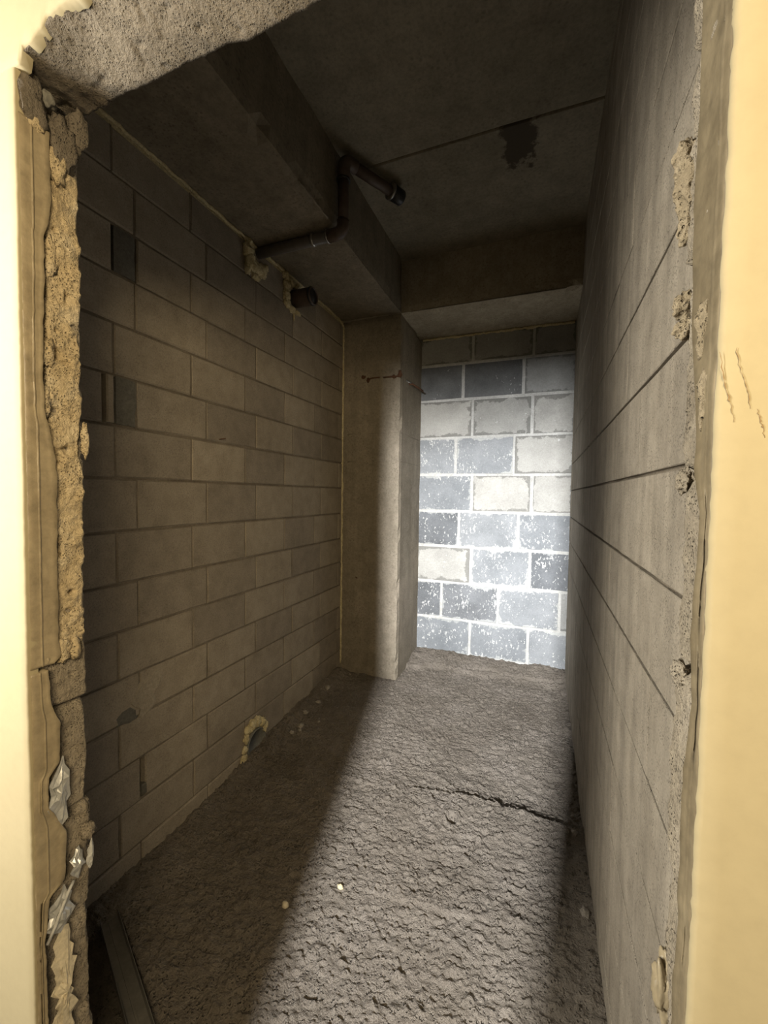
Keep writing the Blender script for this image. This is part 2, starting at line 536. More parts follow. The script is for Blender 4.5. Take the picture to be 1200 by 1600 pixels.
# damp stain on the slab: a stain of its own on that panel
m_st = M['slab'].copy()
m_st.name = 'slab_concrete_stained'
N, L = m_st.node_tree.nodes, m_st.node_tree.links
bs = N['Principled BSDF']
old = bs.inputs['Base Color'].links[0].from_socket
P = N.new('ShaderNodeNewGeometry').outputs['Position']
sp = N.new('ShaderNodeSeparateXYZ'); L.new(P, sp.inputs[0])
dx = math_n(N, L, 'DIVIDE', math_n(N, L, 'ABSOLUTE', math_n(N, L, 'ADD', sp.outputs[0], 0.155)), 0.085)
dy = math_n(N, L, 'DIVIDE', math_n(N, L, 'ABSOLUTE', math_n(N, L, 'SUBTRACT', sp.outputs[1], 2.14)), 0.22)
dd = math_n(N, L, 'MAXIMUM', dx, dy)
nn = noise_n(N, L, P, 14, 5, 0.7)
dd = math_n(N, L, 'ADD', dd, math_n(N, L, 'MULTIPLY', math_n(N, L, 'SUBTRACT', nn, 0.5), 1.7))
sm = ramp(N, L, dd, [(0.82, (1, 1, 1)), (1.0, (0, 0, 0))])
L.new(mix(N, L, sm, old, (0.07, 0.058, 0.042)), bs.inputs['Base Color'])
ceiling_panel(DY1, 2.075, 0.0, M['slab'])
ceiling_panel(2.083, YC + 0.03, 0.004, m_st)

beam = rough_box('beam', (XL - 0.05, DY1 - 0.02, ZS), (XC, YC, ZC + 0.1), M['beam'], None, 0.06, 0.005, 5, 0.007, chip=0.03)
tag(beam, 'concrete beam running along the top of the left wall', 'beam', None, 'structure')
beam2 = rough_box('beam', (XC - 0.6, YC + 0.002, ZS), (XR + 0.05, YB + 0.1, ZC + 0.1), M['beam_lit'], None, 0.05, 0.005, 6, 0.008, chip=0.03)
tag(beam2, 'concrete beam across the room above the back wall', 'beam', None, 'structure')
# thin lips of grout that leaked along the formwork
for pts, rr in (([(XC - 0.004, 1.58 + 0.02 * i, ZS - 0.003 - 0.003 * math.sin(i * 1.9)) for i in range(14)], 0.006),
                ([(XC - 0.006, 2.0 + 0.05 * i, ZS - 0.001) for i in range(19)], 0.003)):
    bm = bmesh.new()
    tube_into(bm, pts, [rr * (0.6 + 0.9 * random.random()) for _ in pts], 6)
    bm_obj('grout_lip', bm, M['concrete'], beam)
bm = bmesh.new()
tube_into(bm, [(XC + 0.06 * i, YC + 0.001, ZS + 0.002) for i in range(1, 20)], [0.004 * (0.5 + random.random()) for _ in range(19)], 6)
bm_obj('grout_lip', bm, M['concrete'], beam2)

column = rough_box('column', (XL - 0.05, YC, -0.10), (XC, YB + 0.05, ZS + 0.01), M['concrete'], None, 0.045, 0.004, 5, 0.010, chip=0.045)
tag(column, 'square concrete column in the far left corner with a rusty tie', 'column', None, 'structure')
# formwork ridges round the column
for z in (1.93, 1.71):
    bm = bmesh.new()
    pts = [(XL + 0.05 + 0.04 * i, YC - 0.0005, z + 0.003 * math.sin(i * 1.3)) for i in range(11)] + [(XC - 0.01, YC + 0.0, z), (XC + 0.001, YC + 0.02, z)] + [(XC + 0.0005, YC + 0.08 * i, z) for i in range(1, 7)]
    tube_into(bm, pts, [0.0028 * (0.5 + random.random()) for _ in pts], 6)
    bm_obj('form_ridge', bm, M['concrete'], column)

# ------------------------------------------------------------------ block walls
_block_meshes = {}


def block_mesh(L_, h, t, mat, variant, ax):
    """one block, face towards local -Y (ax='x') ; chamfered, slightly uneven front edges. origin at centre of the face"""
    key = (round(L_, 3), round(h, 3), mat.name, variant, ax)
    if key in _block_meshes:
        return _block_meshes[key]
    rnd = random.Random(hash((round(L_ * 1000), variant)) & 0xffff)
    c = 0.0012 if ax == 'right' else 0.004
    jit = 0.0008 if ax == 'right' else 0.003
    hx, hz = L_ / 2, h / 2
    outer, inner = [], []
    # front outline with a few points per edge so the arris wanders
    ring = []
    for a, b in (((-hx, -hz), (hx, -hz)), ((hx, -hz), (hx, hz)), ((hx, hz), (-hx, hz)), ((-hx, hz), (-hx, -hz))):
        for k in range(3):
            u = k / 3
            ring.append((a[0] + (b[0] - a[0]) * u, a[1] + (b[1] - a[1]) * u))
    verts, faces = [], []
    n = len(ring)
    for (x, z) in ring:                           # back
        verts.append((x, t, z))
    for (x, z) in ring:                           # arris
        verts.append((x, (0.0006 if ax == 'right' and abs(z) < hz - 1e-6 else c + rnd.uniform(0, jit)), z))
    for (x, z) in ring:                           # face
        k = c + rnd.uniform(0, jit)
        sx = max(-1, min(1, x / hx)); sz = max(-1, min(1, z / hz))
        dx_ = (0.0006 if ax == 'right' else k) if abs(sx) > 0.999 else 0
        dz_ = k if abs(sz) > 0.999 else 0
        verts.append((x - math.copysign(dx_, sx), 0, z - math.copysign(dz_, sz)))
    for i in range(n):
        j = (i + 1) % n
        faces.append((i, j, n + j, n + i))
        faces.append((n + i, n + j, 2 * n + j, 2 * n + i))
    faces.append(tuple(2 * n + i for i in range(n)))
    faces.append(tuple(reversed(range(n))))
    if ax == 'left':        # wall face looks towards +X
        verts = [(-y, x, z) for x, y, z in verts]
    elif ax == 'right':     # face looks towards -X
        verts = [(y, -x, z) for x, y, z in verts]
    me = bpy.data.meshes.new('block')
    me.from_pydata(verts, [], faces)
    bm = bmesh.new(); bm.from_mesh(me)
    bmesh.ops.recalc_face_normals(bm, faces=bm.faces)
    bm.to_mesh(me); bm.free()
    me.materials.append(mat)
    _block_meshes[key] = me
    return me


def add_block(parent, ax, a, b, z0, z1, mat, t=0.07, proud=0.0):
    var = random.randrange(3)
    me = block_mesh(b - a, z1 - z0, t, mat, var, ax)
    o = bpy.data.objects.new('block', me)
    C.objects.link(o)
    o.parent = parent
    m = (a + b) / 2
    zc = (z0 + z1) / 2
    if ax == 'left':
        o.location = (XL + proud, m, zc)
        o.rotation_euler = (0, 0, random.uniform(-0.004, 0.004))
    elif ax == 'right':
        o.location = (XR - proud, m, zc)
        o.rotation_euler = (0, 0, random.uniform(-0.002, 0.002))
    else:
        o.location = (m, YB - proud, zc)
        o.rotation_euler = (0, 0, random.uniform(-0.004, 0.004))
    return o


def strips(name, quads, mat, parent, plane, d):
    """mortar between the blocks: shallow wavy ribbons set back by d from the wall face"""
    verts, faces = [], []
    for (a0, a1, z0, z1) in quads:
        horiz = (a1 - a0) > (z1 - z0)
        n = max(2, int((a1 - a0 if horiz else z1 - z0) / 0.03))
        base = len(verts)
        for i in range(n + 1):
            u = i / n
            for s in (0, 1, 2):
                if horiz:
                    a, z = a0 + (a1 - a0) * u, z0 + (z1 - z0) * s / 2
                else:
                    a, z = a0 + (a1 - a0) * s / 2, z0 + (z1 - z0) * u
                dep = d * (0.45 + 1.1 * (mnoise.noise(Vector((a * 9, z * 9, d * 50))) * 0.5 + 0.5)) - (0.001 if s == 1 else 0)
                if plane == 'left': verts.append((XL - dep, a, z))
                elif plane == 'right': verts.append((XR + dep, a, z))
                else: verts.append((a, YB + dep, z))
        for i in range(n):
            for s in (0, 1):
                p = base + i * 3 + s
                faces.append((p, p + 3, p + 4, p + 1))
    o = mesh_py(name, verts, faces, mat, parent, True)
    o['kind'] = 'stuff'
    return o


# --- left wall
wl = rough_box('wall_left', (XL - 0.16, DY1 - 0.02, -0.25), (XL - 0.03, YC + 0.1, ZS + 0.05), M['mortar'], None, 0.5, 0.0)
tag(wl, 'left wall of pale brown pumice blocks in running bond', None, None, 'structure')
beds = [-0.19, -0.01, 0.17, 0.35, 0.53, 0.71, 0.90, 1.09, 1.295, 1.50, 1.70, 1.89, 2.085, 2.27, 2.45, 2.63, 2.80]
quads, quads_v = [], []
for r in range(len(beds) - 1):
    z0, z1 = beds[r] + 0.004, beds[r + 1] - 0.004
    quads.append((DY1, YC + 0.02, beds[r + 1] - 0.007, beds[r + 1] + 0.007))
    ph = 1.09 if r % 2 else 1.18
    ys = [ph + 0.365 * k for k in range(-2, 7)]
    ys = [y for y in ys if DY1 + 0.05 < y < YC - 0.06]
    ys = [DY1] + ys + [YC + 0.015]
    for i in range(len(ys) - 1):
        a = ys[i] + (0.002 if i else 0)
        b = ys[i + 1] - 0.002
        if r == 10 and abs(ys[i + 1] - 1.18) < 0.01:      # chased-out place beside the open vertical joint
            add_block(wl, 'left', a, 1.045, z0, z1, M['block_left'])
            add_block(wl, 'left', 1.060, 1.088, z0 + 0.004, z1, M['block_left'], proud=0.003)
            rough_box('mortar_patch', (XL - 0.05, 1.096, z0), (XL - 0.001, 1.182, z1), M['mortar_dark'], wl, 0.02, 0.003, 30, 0.003)
            continue
        if r == 14 and abs(ys[i] - 1.18) < 0.01 or (r == 13 and abs(ys[i] - 1.09) < 0.01):
            if r == 13:
                rough_box('mortar_patch', (XL - 0.05, 1.095, z0), (XL - 0.002, 1.185, z1), M['mortar_dark'], wl, 0.02, 0.003, 30, 0.003)
                add_block(wl, 'left', 1.19, b, z0, z1, M['block_left'])
                continue
        if r == 2 and abs(ys[i] - 1.18) < 0.01:           # wide open joint low on the wall
            add_block(wl, 'left', a + 0.022, b, z0, z1, M['block_left'], proud=-0.002)
            rough_box('mortar_patch', (XL - 0.05, 1.186, z0), (XL - 0.004, 1.225, z0 + 0.055), M['mortar_dark'], wl, 0.012, 0.006, 30, 0.004)
            continue
        if r == 5 and abs(ys[i] - 1.18) < 0.01:           # block with a knocked-out upper corner
            add_block(wl, 'left', a + 0.075, b, z0, z1, M['block_left'])
            add_block(wl, 'left', a + 0.006, a + 0.071, z0, z1 - 0.075, M['block_left'])
            blob('mortar_chunk', (XL - 0.018, a + 0.045, z1 - 0.04), (0.016, 0.035, 0.03), 3, M['mortar_dark'], wl, 2, 0.6)
            continue
        add_block(wl, 'left', a, b, z0, z1, M['block_left'], proud=random.uniform(-0.0018, 0.0018))
        if i and not (r in (2, 6) and abs(ys[i] - 1.18) < 0.01):
            quads_v.append((ys[i] - 0.005, ys[i] + 0.005, beds[r], beds[r + 1]))
strips('mortar', quads, M['mortar'], wl, 'left', 0.008)
strips('mortar', quads_v, M['mortar'], wl, 'left', 0.004)
strips('mortar', [(DY1, YC + 0.02, ZS - 0.025, ZS + 0.01)], M['foam'], wl, 'left', 0.006)


def smear(name, plane_x, cy, cz, pts, mat, parent, th=0.003, sgn=1):
    """thin irregular trowelled patch standing proud of a wall face (y,z outline)"""
    n = len(pts)
    verts = [(plane_x + sgn * th, cy, cz)]
    for k, s in ((0.8, 1.0), (1.0, 0.0)):
        for (y, z) in pts:
            verts.append((plane_x + sgn * (th * s - (0.002 if s == 0 else 0)), cy + (y - cy) * k, cz + (z - cz) * k))
    faces = []
    for i in range(n):
        j = (i + 1) % n
        faces.append((0, 1 + i, 1 + j))
        faces.append((1 + i, 1 + n + i, 1 + n + j, 1 + j))
    if sgn < 0:
        faces = [f[::-1] for f in faces]
    return mesh_py(name, verts, faces, mat, parent)


smear('mortar_patch', XL, 1.19, 0.58, [(1.13, 0.60), (1.15, 0.63), (1.18, 0.665), (1.20, 0.67), (1.26, 0.69), (1.30, 0.665), (1.28, 0.62), (1.25, 0.59), (1.26, 0.55), (1.22, 0.52), (1.19, 0.50), (1.17, 0.52), (1.18, 0.55), (1.15, 0.575)], M['mortar_light'], wl)
smear('mortar_patch', XL, 1.12, 0.56, [(1.07, 0.565), (1.10, 0.585), (1.14, 0.59), (1.17, 0.56), (1.17, 0.525), (1.14, 0.515), (1.11, 0.53), (1.08, 0.53)], M['mortar_dark'], wl, 0.0012)

# --- right wall
wr = rough_box('wall_right', (XR + 0.028, DY1 - 0.02, -0.15), (XR + 0.16, YB + 0.1, ZC + 0.05), M['mortar'], None, 0.5, 0.0)
tag(wr, 'right wall of pale pumice blocks with long dark bed joints', None, None, 'structure')
bedr = [-0.11, 0.09, 0.295, 0.50, 0.70, 0.90, 1.10, 1.297, 1.502, 1.705, 1.92, 2.12, 2.32, 2.52, 2.72, 2.92, 3.12, 3.22]
quads = []
for r in range(len(bedr) - 1):
    z0, z1 = bedr[r] + 0.004, bedr[r + 1] - 0.004
    quads.append((DY1, YB + 0.02, bedr[r + 1] - 0.007, bedr[r + 1] + 0.007))
    ph = 0.92 if r % 2 else 1.10
    ys = [ph + 0.365 * k for k in range(-2, 8)]
    ys = [DY1] + [y for y in ys if DY1 + 0.05 < y < YB - 0.05] + [YB + 0.02]
    for i in range(len(ys) - 1):
        a, b = ys[i] + 0.0002, ys[i + 1] - 0.0002
        add_block(wr, 'right', a, b, z0, z1, M['block_right'], proud=random.uniform(-0.0008, 0.0008))
strips('mortar', quads, M['mortar'], wr, 'right', 0.012)

# --- back wall: every course measured
wb = rough_box('wall_back', (XC - 0.1, YB + 0.03, -0.15), (XR + 0.1, YB + 0.16, ZS + 0.1), M['mortar_pale'], None, 0.5, 0.0)
tag(wb, 'back wall of large grey and pale concrete blocks with white mortar', None, None, 'structure')
bedb = [-0.02, 0.06, 0.367, 0.690, 1.007, 1.315, 1.632, 1.952, 2.275, 2.580, 2.835]
rows = [
    (0.06, 0.367, [-1.04, -0.560, -0.081, 0.205], ['blue', 'blue', 'blue']),
    (0.367, 0.690, [-1.04, -0.812, -0.327, 0.150, 0.205], ['splash', 'splash', 'blue', 'grey']),
    (0.690, 1.007, [-1.04, -0.563, -0.084, 0.205], ['pale', 'blue', 'splash']),
    (1.007, 1.315, [-1.04, -0.671, -0.183, 0.205], ['splash', 'blue', 'blue']),
    (1.315, 1.632, [-1.04, -0.566, -0.085, 0.205], ['blue', 'pale', 'pale']),
    (1.632, 1.952, [-1.04, -0.711, -0.230, 0.205], ['blue', 'blue', 'pale']),
    (1.952, 2.275, [-1.04, -0.576, -0.096, 0.205], ['pale', 'pale', 'pale']),
    (2.275, 2.580, [-1.04, -0.660, -0.170, 0.205], ['dark', 'dark', 'grey']),
    (2.580, 2.825, [-1.04, -0.583, -0.099, 0.205], ['pale', 'pale', 'grey']),
]
quads = []
for (z0, z1, xs, cols) in rows:
    quads.append((XC - 0.02, XR + 0.01, z0 - 0.016, z0 + 0.016))
    for i in range(len(xs) - 1):
        a = xs[i] + (0.008 if i else -0.02)
        b = xs[i + 1] - (0.008 if i < len(xs) - 2 else -0.01)
        add_block(wb, 'back', a, b, z0 + 0.008, z1 - 0.008, M[cols[i]], proud=random.uniform(-0.002, 0.003))
        if i:
            quads.append((xs[i] - 0.017, xs[i] + 0.017, z0, z1))
strips('mortar', quads, M['mortar_pale'], wb, 'back', 0.003)

# ------------------------------------------------------------------ door wall (front)
wf = empty('wall_front', (0, DY0, 0))
tag(wf, 'cream plastered wall around the broken-out doorway', None, None, 'structure')


def child(o):
    o.parent = wf
    o.matrix_parent_inverse = Matrix.Translation((0, -DY0, 0))
    return o


# masonry core (built of blocks whose ends show in the reveals), each side a core box set back from the opening
child(rough_box('core', (-2.4, DY0 + 0.016, -0.05), (DX0 - 0.045, DY1 - 0.002, ZC + 0.05), M['jamb_block'], None, 0.4, 0.0))
child(rough_box('core', (DX1 + 0.045, DY0 + 0.016, -0.05), (1.6, DY1 - 0.02, ZC + 0.05), M['jamb_block'], None, 0.4, 0.0))


def jamb_grid(name, side, x0, zlo, zhi, ylo, yhi, amp, freq, mat, seed, du=0.003, edge=0.006, warp=0.0):
    """rough reveal surface: sheet in (z, y), rounded at its borders and returning into the wall"""
    sgn = 1 if side == 'left' else -1      # the way the reveal faces in x
    zs = np.arange(zlo, zhi + du, du)
    ys = np.arange(ylo, yhi + du, du)
    Zg, Yg = np.meshgrid(zs, ys, indexing='ij')
    d = amp * (0.7 * fbm(Zg, Yg, freq, 4, seed) + 0.9 * np.maximum(0, fbm(Zg, Yg, freq * 3.2, 3, seed + 2, 0.6)) - 0.5 * sstep(0.78, 0.95, vn(Zg * freq * 3, Yg * freq * 3, seed + 4)) * 2)
    bz = np.minimum(Zg - zlo, zhi - Zg)
    d = d - edge * 1.6 * (1 - sstep(0, edge, bz)) - warp * (1 - sstep(0, 0.03, bz))
    by = np.minimum(Yg - ylo, yhi - Yg)
    d = d - edge * 2.2 * (1 - sstep(0, edge * 1.3, by))
    Yo = Yg + 0.006 * fbm(Zg, Yg, 30, 3, seed + 1) * sstep(0.5, 1.0, (Yg - ylo) / (yhi - ylo))
    Xg = x0 + sgn * d
    P_ = np.stack([Xg, Yo, Zg], -1)
    # border skirt back into the core
    dp = 0.045
    pad = np.pad(P_, ((1, 1), (1, 1), (0, 0)), mode='edge')
    for sl in ((0, slice(None)), (-1, slice(None)), (slice(None), 0), (slice(None), -1)):
        pad[sl][..., 0] = x0 - sgn * dp
    return child(grid_mesh(name, pad, mat, None, True, flip=(side == 'left')))


bj = [0.10, 0.28, 0.47, 0.665, 0.865, 1.065, 1.27, 1.48, 1.69, 1.89, 2.10]
for i in range(len(bj) - 1):
    jamb_grid('block', 'left', DX0 - 0.017 + random.uniform(-0.003, 0.002), bj[i] + 0.003, bj[i + 1] - 0.003, DY0 + 0.012, DY1 + random.uniform(-0.002, 0.003), 0.0045, 26, M['jamb_block'], i, warp=0.002)
bk = [0.10, 0.29, 0.48, 0.68, 0.88, 1.08, 1.29, 1.475, 1.68, 1.89, 2.10]
yr_in = [0.470, 0.468, 0.472, 0.478, 0.480, 0.486, 0.486, 0.492, 0.506, 0.512]
for i in range(len(bk) - 1):
    jamb_grid('block', 'right', DX1 + 0.0035 + random.uniform(-0.0015, 0.0015), bk[i] + 0.002, bk[i + 1] - 0.002, DY0 + 0.012, yr_in[i] + 0.004, 0.004, 28, M['jamb_block'], i + 3, warp=0.002)

# golden mortar smeared over the upper blocks of the left reveal
jamb_grid('mortar_coat', 'left', DX0 - 0.008, 1.165, 2.00, 0.436, 0.501, 0.011, 20, M['coat'], 2, 0.0025, 0.007)


def edge_strip(name, side, x0, table, bead_y, mat, seed, z0, z1, th=0.015, bead=0.0025):
    """smooth plaster return along the reveal: ragged inner border from (z, y) pairs, a fine raised bead line"""
    sgn = 1 if side == 'left' else -1
    zs = np.arange(z0, z1, 0.004)
    tz = np.array([t[0] for t in table]); ty = np.array([t[1] for t in table])
    o_ = np.argsort(tz)
    ye = np.interp(zs, tz[o_], ty[o_]) + 0.0022 * fbm(zs, zs * 0, 55, 3, seed)
    y0 = DY0 + 0.004 + 0 * zs
    cols = []
    prof = [0.0, 0.25, 0.5, 0.75]
    yb = np.minimum(bead_y, (y0 + ye) / 2)
    prev = []
    def col(y, x): cols.append(np.stack([x0 + sgn * x, y, zs], -1))
    lum = lambda y: 0.0012 * fbm(zs, y, 30, 3, seed + 1)
    col(y0, np.full_like(zs, -th))
    col(y0, np.full_like(zs, -0.0015))
    for k in (0.1, 0.5, 0.9):
        y = y0 + (yb - y0) * k
        col(y, lum(y))
    col(yb - 0.0012, lum(yb)); col(yb, lum(yb) + bead); col(yb + 0.0012, lum(yb))
    for k in (0.15, 0.4, 0.65, 0.9):
        y = yb + (ye - yb) * k
        col(y, lum(y) + (0.0022 if k == 0.9 else 0.0))
    col(ye, np.full_like(zs, -0.0015))
    col(ye + 0.001, np.full_like(zs, -th - 0.002))
    P_ = np.stack(cols, 1)
    pad = np.pad(P_, ((1, 1), (0, 0), (0, 0)), mode='edge')
    pad[0, :, 0] = pad[-1, :, 0] = x0 - sgn * th
    return child(grid_mesh(name, pad, mat, None, True, flip=(side == 'left')))


edgeL = [(2.031, .448), (1.94, .448), (1.887, .445), (1.862, .437), (1.8, .436), (1.707, .433), (1.665, .43), (1.582, .432), (1.521, .445), (1.478, .45), (1.413, .448), (1.304, .448), (1.193, .447), (1.165, .452), (1.156, .440)]
edge_strip('plaster_edge', 'left', DX0, edgeL, 0.421, M['strip'], 1, 1.156, 2.035)
edgeL2 = [(1.144, .429), (1.087, .433), (1.047, .447), (0.98, .444), (0.964, .426), (0.912, .425), (0.896, .434), (0.846, .454), (0.79, .451), (0.765, .449), (0.755, .425), (0.685, .416), (0.544, .418), (0.3, .42), (0.0, .42)]
edge_strip('plaster_edge', 'left', DX0 + 0.001, edgeL2, 0.4225, M['strip'], 4, 0.0, 1.150)
edgeR = [(2.12, .475), (1.908, .474), (1.769, .472), (1.722, .476), (1.617, .466), (1.529, .442), (1.473, .438), (1.439, .418), (1.327, .429), (1.275, .417), (1.208, .433), (1.09, .431), (1.071, .425), (1.028, .43), (0.9, .44), (0, .44)]
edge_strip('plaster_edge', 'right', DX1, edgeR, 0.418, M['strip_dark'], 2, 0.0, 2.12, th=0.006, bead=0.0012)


def plaster_skin(x_in, x_out, seed, z0, z1, sgn, cut=None):
    zs = np.arange(z0, z1, 0.006)
    e = x_in + sgn * (0.002 * np.abs(fbm(zs, zs * 0, 45, 3, seed)))
    if cut is not None:
        e = cut(zs, e)
    us = [0, 0.003, 0.012, 0.04, 0.09, 0.16, 0.30, 0.6, 1.0]
    cols = [np.stack([e + sgn * 0.0005, np.full_like(zs, DY0 + 0.016), zs], -1)]
    for u in us:
        x = e + (x_out - e) * u
        y = DY0 + 0.0015 * fbm(x, zs, 5, 3, seed) + (0.0025 if u == 0 else 0)
        cols.append(np.stack([x, y, zs], -1))
    return child(grid_mesh('plaster', np.stack(cols, 1), M['plaster'], None, True, flip=(sgn > 0)))


def cut_left(zs, e):
    # the corner over the left reveal has fallen away in a slant
    return e


plaster_skin(DX0, -2.4, 1, -0.03, 2.098, -1)
pr = plaster_skin(DX1, 1.6, 2, -0.03, 2.145, 1)
# plaster above the opening: its lower border is broken back from the lintel's underside
xs = np.arange(-2.4, 1.6, 0.006)
zb = 2.142 + 0.012 * fbm(xs, xs * 0, 14, 4, 3) + 0.012 * fbm(xs, xs * 0, 60, 3, 5)
zb = np.where(xs < DX0 + 0.012, 2.096, zb)
t_ = sstep(DX0 + 0.005, DX0 + 0.10, xs)
zb = 2.094 + (zb - 2.094) * np.where(xs < DX0, 0, 0.35 + 0.65 * t_)
zb = np.where(xs > DX1 - 0.01, 2.14, zb)
cols = [np.stack([xs, np.full_like(xs, DY0 + 0.017), zb - 0.0005], -1)]
for u in (0, 0.004, 0.02, 0.06, 0.2, 0.5, 1.0):
    z = zb + (ZC - zb) * u
    cols.append(np.stack([xs, DY0 + 0.0015 * fbm(xs, z, 5, 3, 5) + (0.003 if u == 0 else 0), z], -1))
child(grid_mesh('plaster', np.stack(cols, 1), M['plaster'], None, True, flip=False))
# hairline cracks scratched in the right-hand plaster: thin open grooves with lifted lips
for pts in ([(0.1265, 1.566), (0.130, 1.546), (0.1335, 1.53), (0.136, 1.521), (0.138, 1.508)],
            [(0.137, 1.568), (0.140, 1.552), (0.144, 1.540), (0.1465, 1.53), (0.148, 1.518)],
            [(0.152, 1.520), (0.1535, 1.512), (0.156, 1.505), (0.157, 1.496)]):
    fine = []
    for (xa, za), (xb, zb2) in zip(pts, pts[1:]):
        for q in range(5):
            u = q / 5
            fine.append((xa + (xb - xa) * u + random.uniform(-.0007, .0007), DY0 - 0.0002, za + (zb2 - za) * u))
    bm = bmesh.new()
    tube_into(bm, fine, [0.0001 + 0.0007 * random.random() ** 2 * math.sin(math.pi * (q + 0.5) / len(fine)) for q in range(len(fine))], 5)
    child(bm_obj('crack_lip', bm, M['crack']))

# lintel: rough cast underside with a ragged back edge
xs = np.arange(DX0 - 0.03, DX1 + 0.05, 0.0035)
ys = np.arange(DY0 + 0.004, DY1 + 0.004, 0.0035)
Xl, Yl = np.meshgrid(xs, ys, indexing='ij')
Zl = DZ + 0.0035 * fbm(Xl, Yl, 20, 4, 1) - 0.003 * np.maximum(0, fbm(Xl, Yl, 75, 3, 3, 0.6)) + 0.003 * sstep(0.8, 0.95, vn(Xl * 70, Yl * 70, 5))
fr = Yl - DY0
Zl = Zl + 0.042 * sstep(DX0 - 0.005, DX0 + 0.13, Xl) * (1 - np.clip(fr / 0.1, 0, 1)) ** 1.3
Yl2 = Yl + 0.006 * fbm(Xl, Yl, 28, 3, 6) * sstep(0.03, 0.1, fr)
Pl = np.stack([Xl, Yl2, Zl], -1)
pad = np.pad(Pl, ((0, 0), (1, 1), (0, 0)), mode='edge')
pad[:, 0, 2] = DZ + 0.2
pad[:, -1, 2] = DZ + 0.3
pad[:, -1, 1] = DY1
child(grid_mesh('lintel', pad, M['lintel'], None, True, flip=True))
child(rough_box('core', (DX0 - 0.05, DY0 + 0.018, DZ + 0.05), (DX1 + 0.06, DY1 - 0.004, ZC + 0.05), M['lintel'], None, 0.4, 0.0))

# lumps of mortar in the upper left corner of the opening, with a hollow between them
for k, (y, z, ry, rz, rx, mt) in enumerate([(0.424, 2.065, 0.022, 0.046, 0.014, 'lintel'), (0.468, 2.035, 0.020, 0.042, 0.016, 'lintel'), (0.495, 2.075, 0.014, 0.036, 0.016, 'lintel'),
                                           (0.448, 2.088, 0.012, 0.012, 0.010, 'mortar_dark'), (0.428, 2.030, 0.014, 0.012, 0.010, 'coat'), (0.46, 1.992, 0.014, 0.03, 0.010, 'coat')]):
    bm = bmesh.new()
    blob_into(bm, (DX0 - 0.006, y, z), (rx, ry, rz), k + 1, 3, 0.5, 1.8)
    for v in bm.verts:
        v.co.y = max(v.co.y, DY0 + 0.004)
        v.co.x = min(v.co.x, DX0 + 0.004)
    child(bm_obj('mortar_lump', bm, M[mt]))
# lumps squeezed out of the right reveal
for k, (y, z, ry, rz, rx, mt) in enumerate([(0.520, 1.80, 0.013, 0.020, 0.012, 'lump'), (0.508, 1.765, 0.016, 0.03, 0.013, 'lump'), (0.505, 1.72, 0.010, 0.016, 0.010, 'lump'),
                                           (0.503, 1.645, 0.012, 0.014, 0.011, 'lump'), (0.50, 1.62, 0.010, 0.010, 0.010, 'lump'), (0.440, 1.60, 0.014, 0.025, 0.007, 'lump'), (0.43, 1.54, 0.012, 0.028, 0.007, 'lump'),
                                           (0.484, 1.468, 0.014, 0.012, 0.007, 'jamb_block'), (0.47, 1.28, 0.012, 0.012, 0.007, 'jamb_block'), (0.476, 0.955, 0.013, 0.035, 0.010, 'strip'), (0.45, 0.90, 0.02, 0.03, 0.006, 'strip')]):
    bm = bmesh.new()
    blob_into(bm, (DX1 + 0.004, y, z), (rx, ry, rz), k + 9, 4, 0.5, 2.0)
    child(bm_obj('mortar_lump', bm, M[mt]))
# bulges along the left reveal
for k, (y, z, ry, rz, rx, mt) in enumerate([(0.458, 1.17, 0.012, 0.022, 0.010, 'coat'), (0.476, 1.168, 0.010, 0.020, 0.010, 'coat'), (0.432, 1.165, 0.010, 0.012, 0.008, 'strip'), (0.442, 1.68, 0.010, 0.025, 0.006, 'coat'),
                                           (0.438, 1.60, 0.008, 0.024, 0.006, 'coat'), (0.45, 1.84, 0.010, 0.03, 0.006, 'coat'), (0.494, 0.815, 0.012, 0.016, 0.010, 'jamb_block'), (0.500, 1.54, 0.006, 0.03, 0.008, 'coat')]):
    bm = bmesh.new()
    blob_into(bm, (DX0 - 0.008, y, z), (rx, ry, rz), k + 21, 3, 0.5, 2.0)
    child(bm_obj('mortar_lump', bm, M[mt]))

# ------------------------------------------------------------------ corridor the photograph is taken from
wc = empty('wall_slot_mask', (0, -0.8, 0))  # unseen wall; its slot is added to cut the light into a strip
tag(wc, 'unseen corridor wall, its narrow slot added to shape the light strip', None, None, 'structure')
for lo, hi in (((-2.4, -0.86, -0.05), (-0.347, -0.80, ZC)), ((-0.17, -0.86, -0.05), (1.6, -0.80, ZC)), ((-0.347, -0.86, 1.902), (-0.17, -0.80, ZC))):
    o = rough_box('plaster', lo, hi, M['slab'], None, 0.3, 0.0, 1, 0.0)
    o.parent = wc
    o.matrix_parent_inverse = Matrix.Translation((0, 0.8, 0))
cc = rough_box('ceiling', (-2.4, -0.86, ZC), (1.6, DY1 - 0.02, ZC + 0.12), M['slab'], None, 0.4, 0.0)
tag(cc, 'concrete slab ceiling of the corridor', None, None, 'structure')

# ------------------------------------------------------------------ drain pipe under the beam
R1 = 0.0275
zp, yp = ZS - 0.034, 1.925
xv = XC + 0.040
z_top = 3.145
dp = empty('drain_pipe', (XL, yp, zp))
tag(dp, 'thin grey drain pipe bent round the beam, open socket end under the ceiling', 'pipe')


def pchild(o, par):
    o.parent = par
    o.matrix_parent_inverse = par.matrix_world.inverted() if par.type != 'EMPTY' else Matrix.Translation(-par.location)
    return o


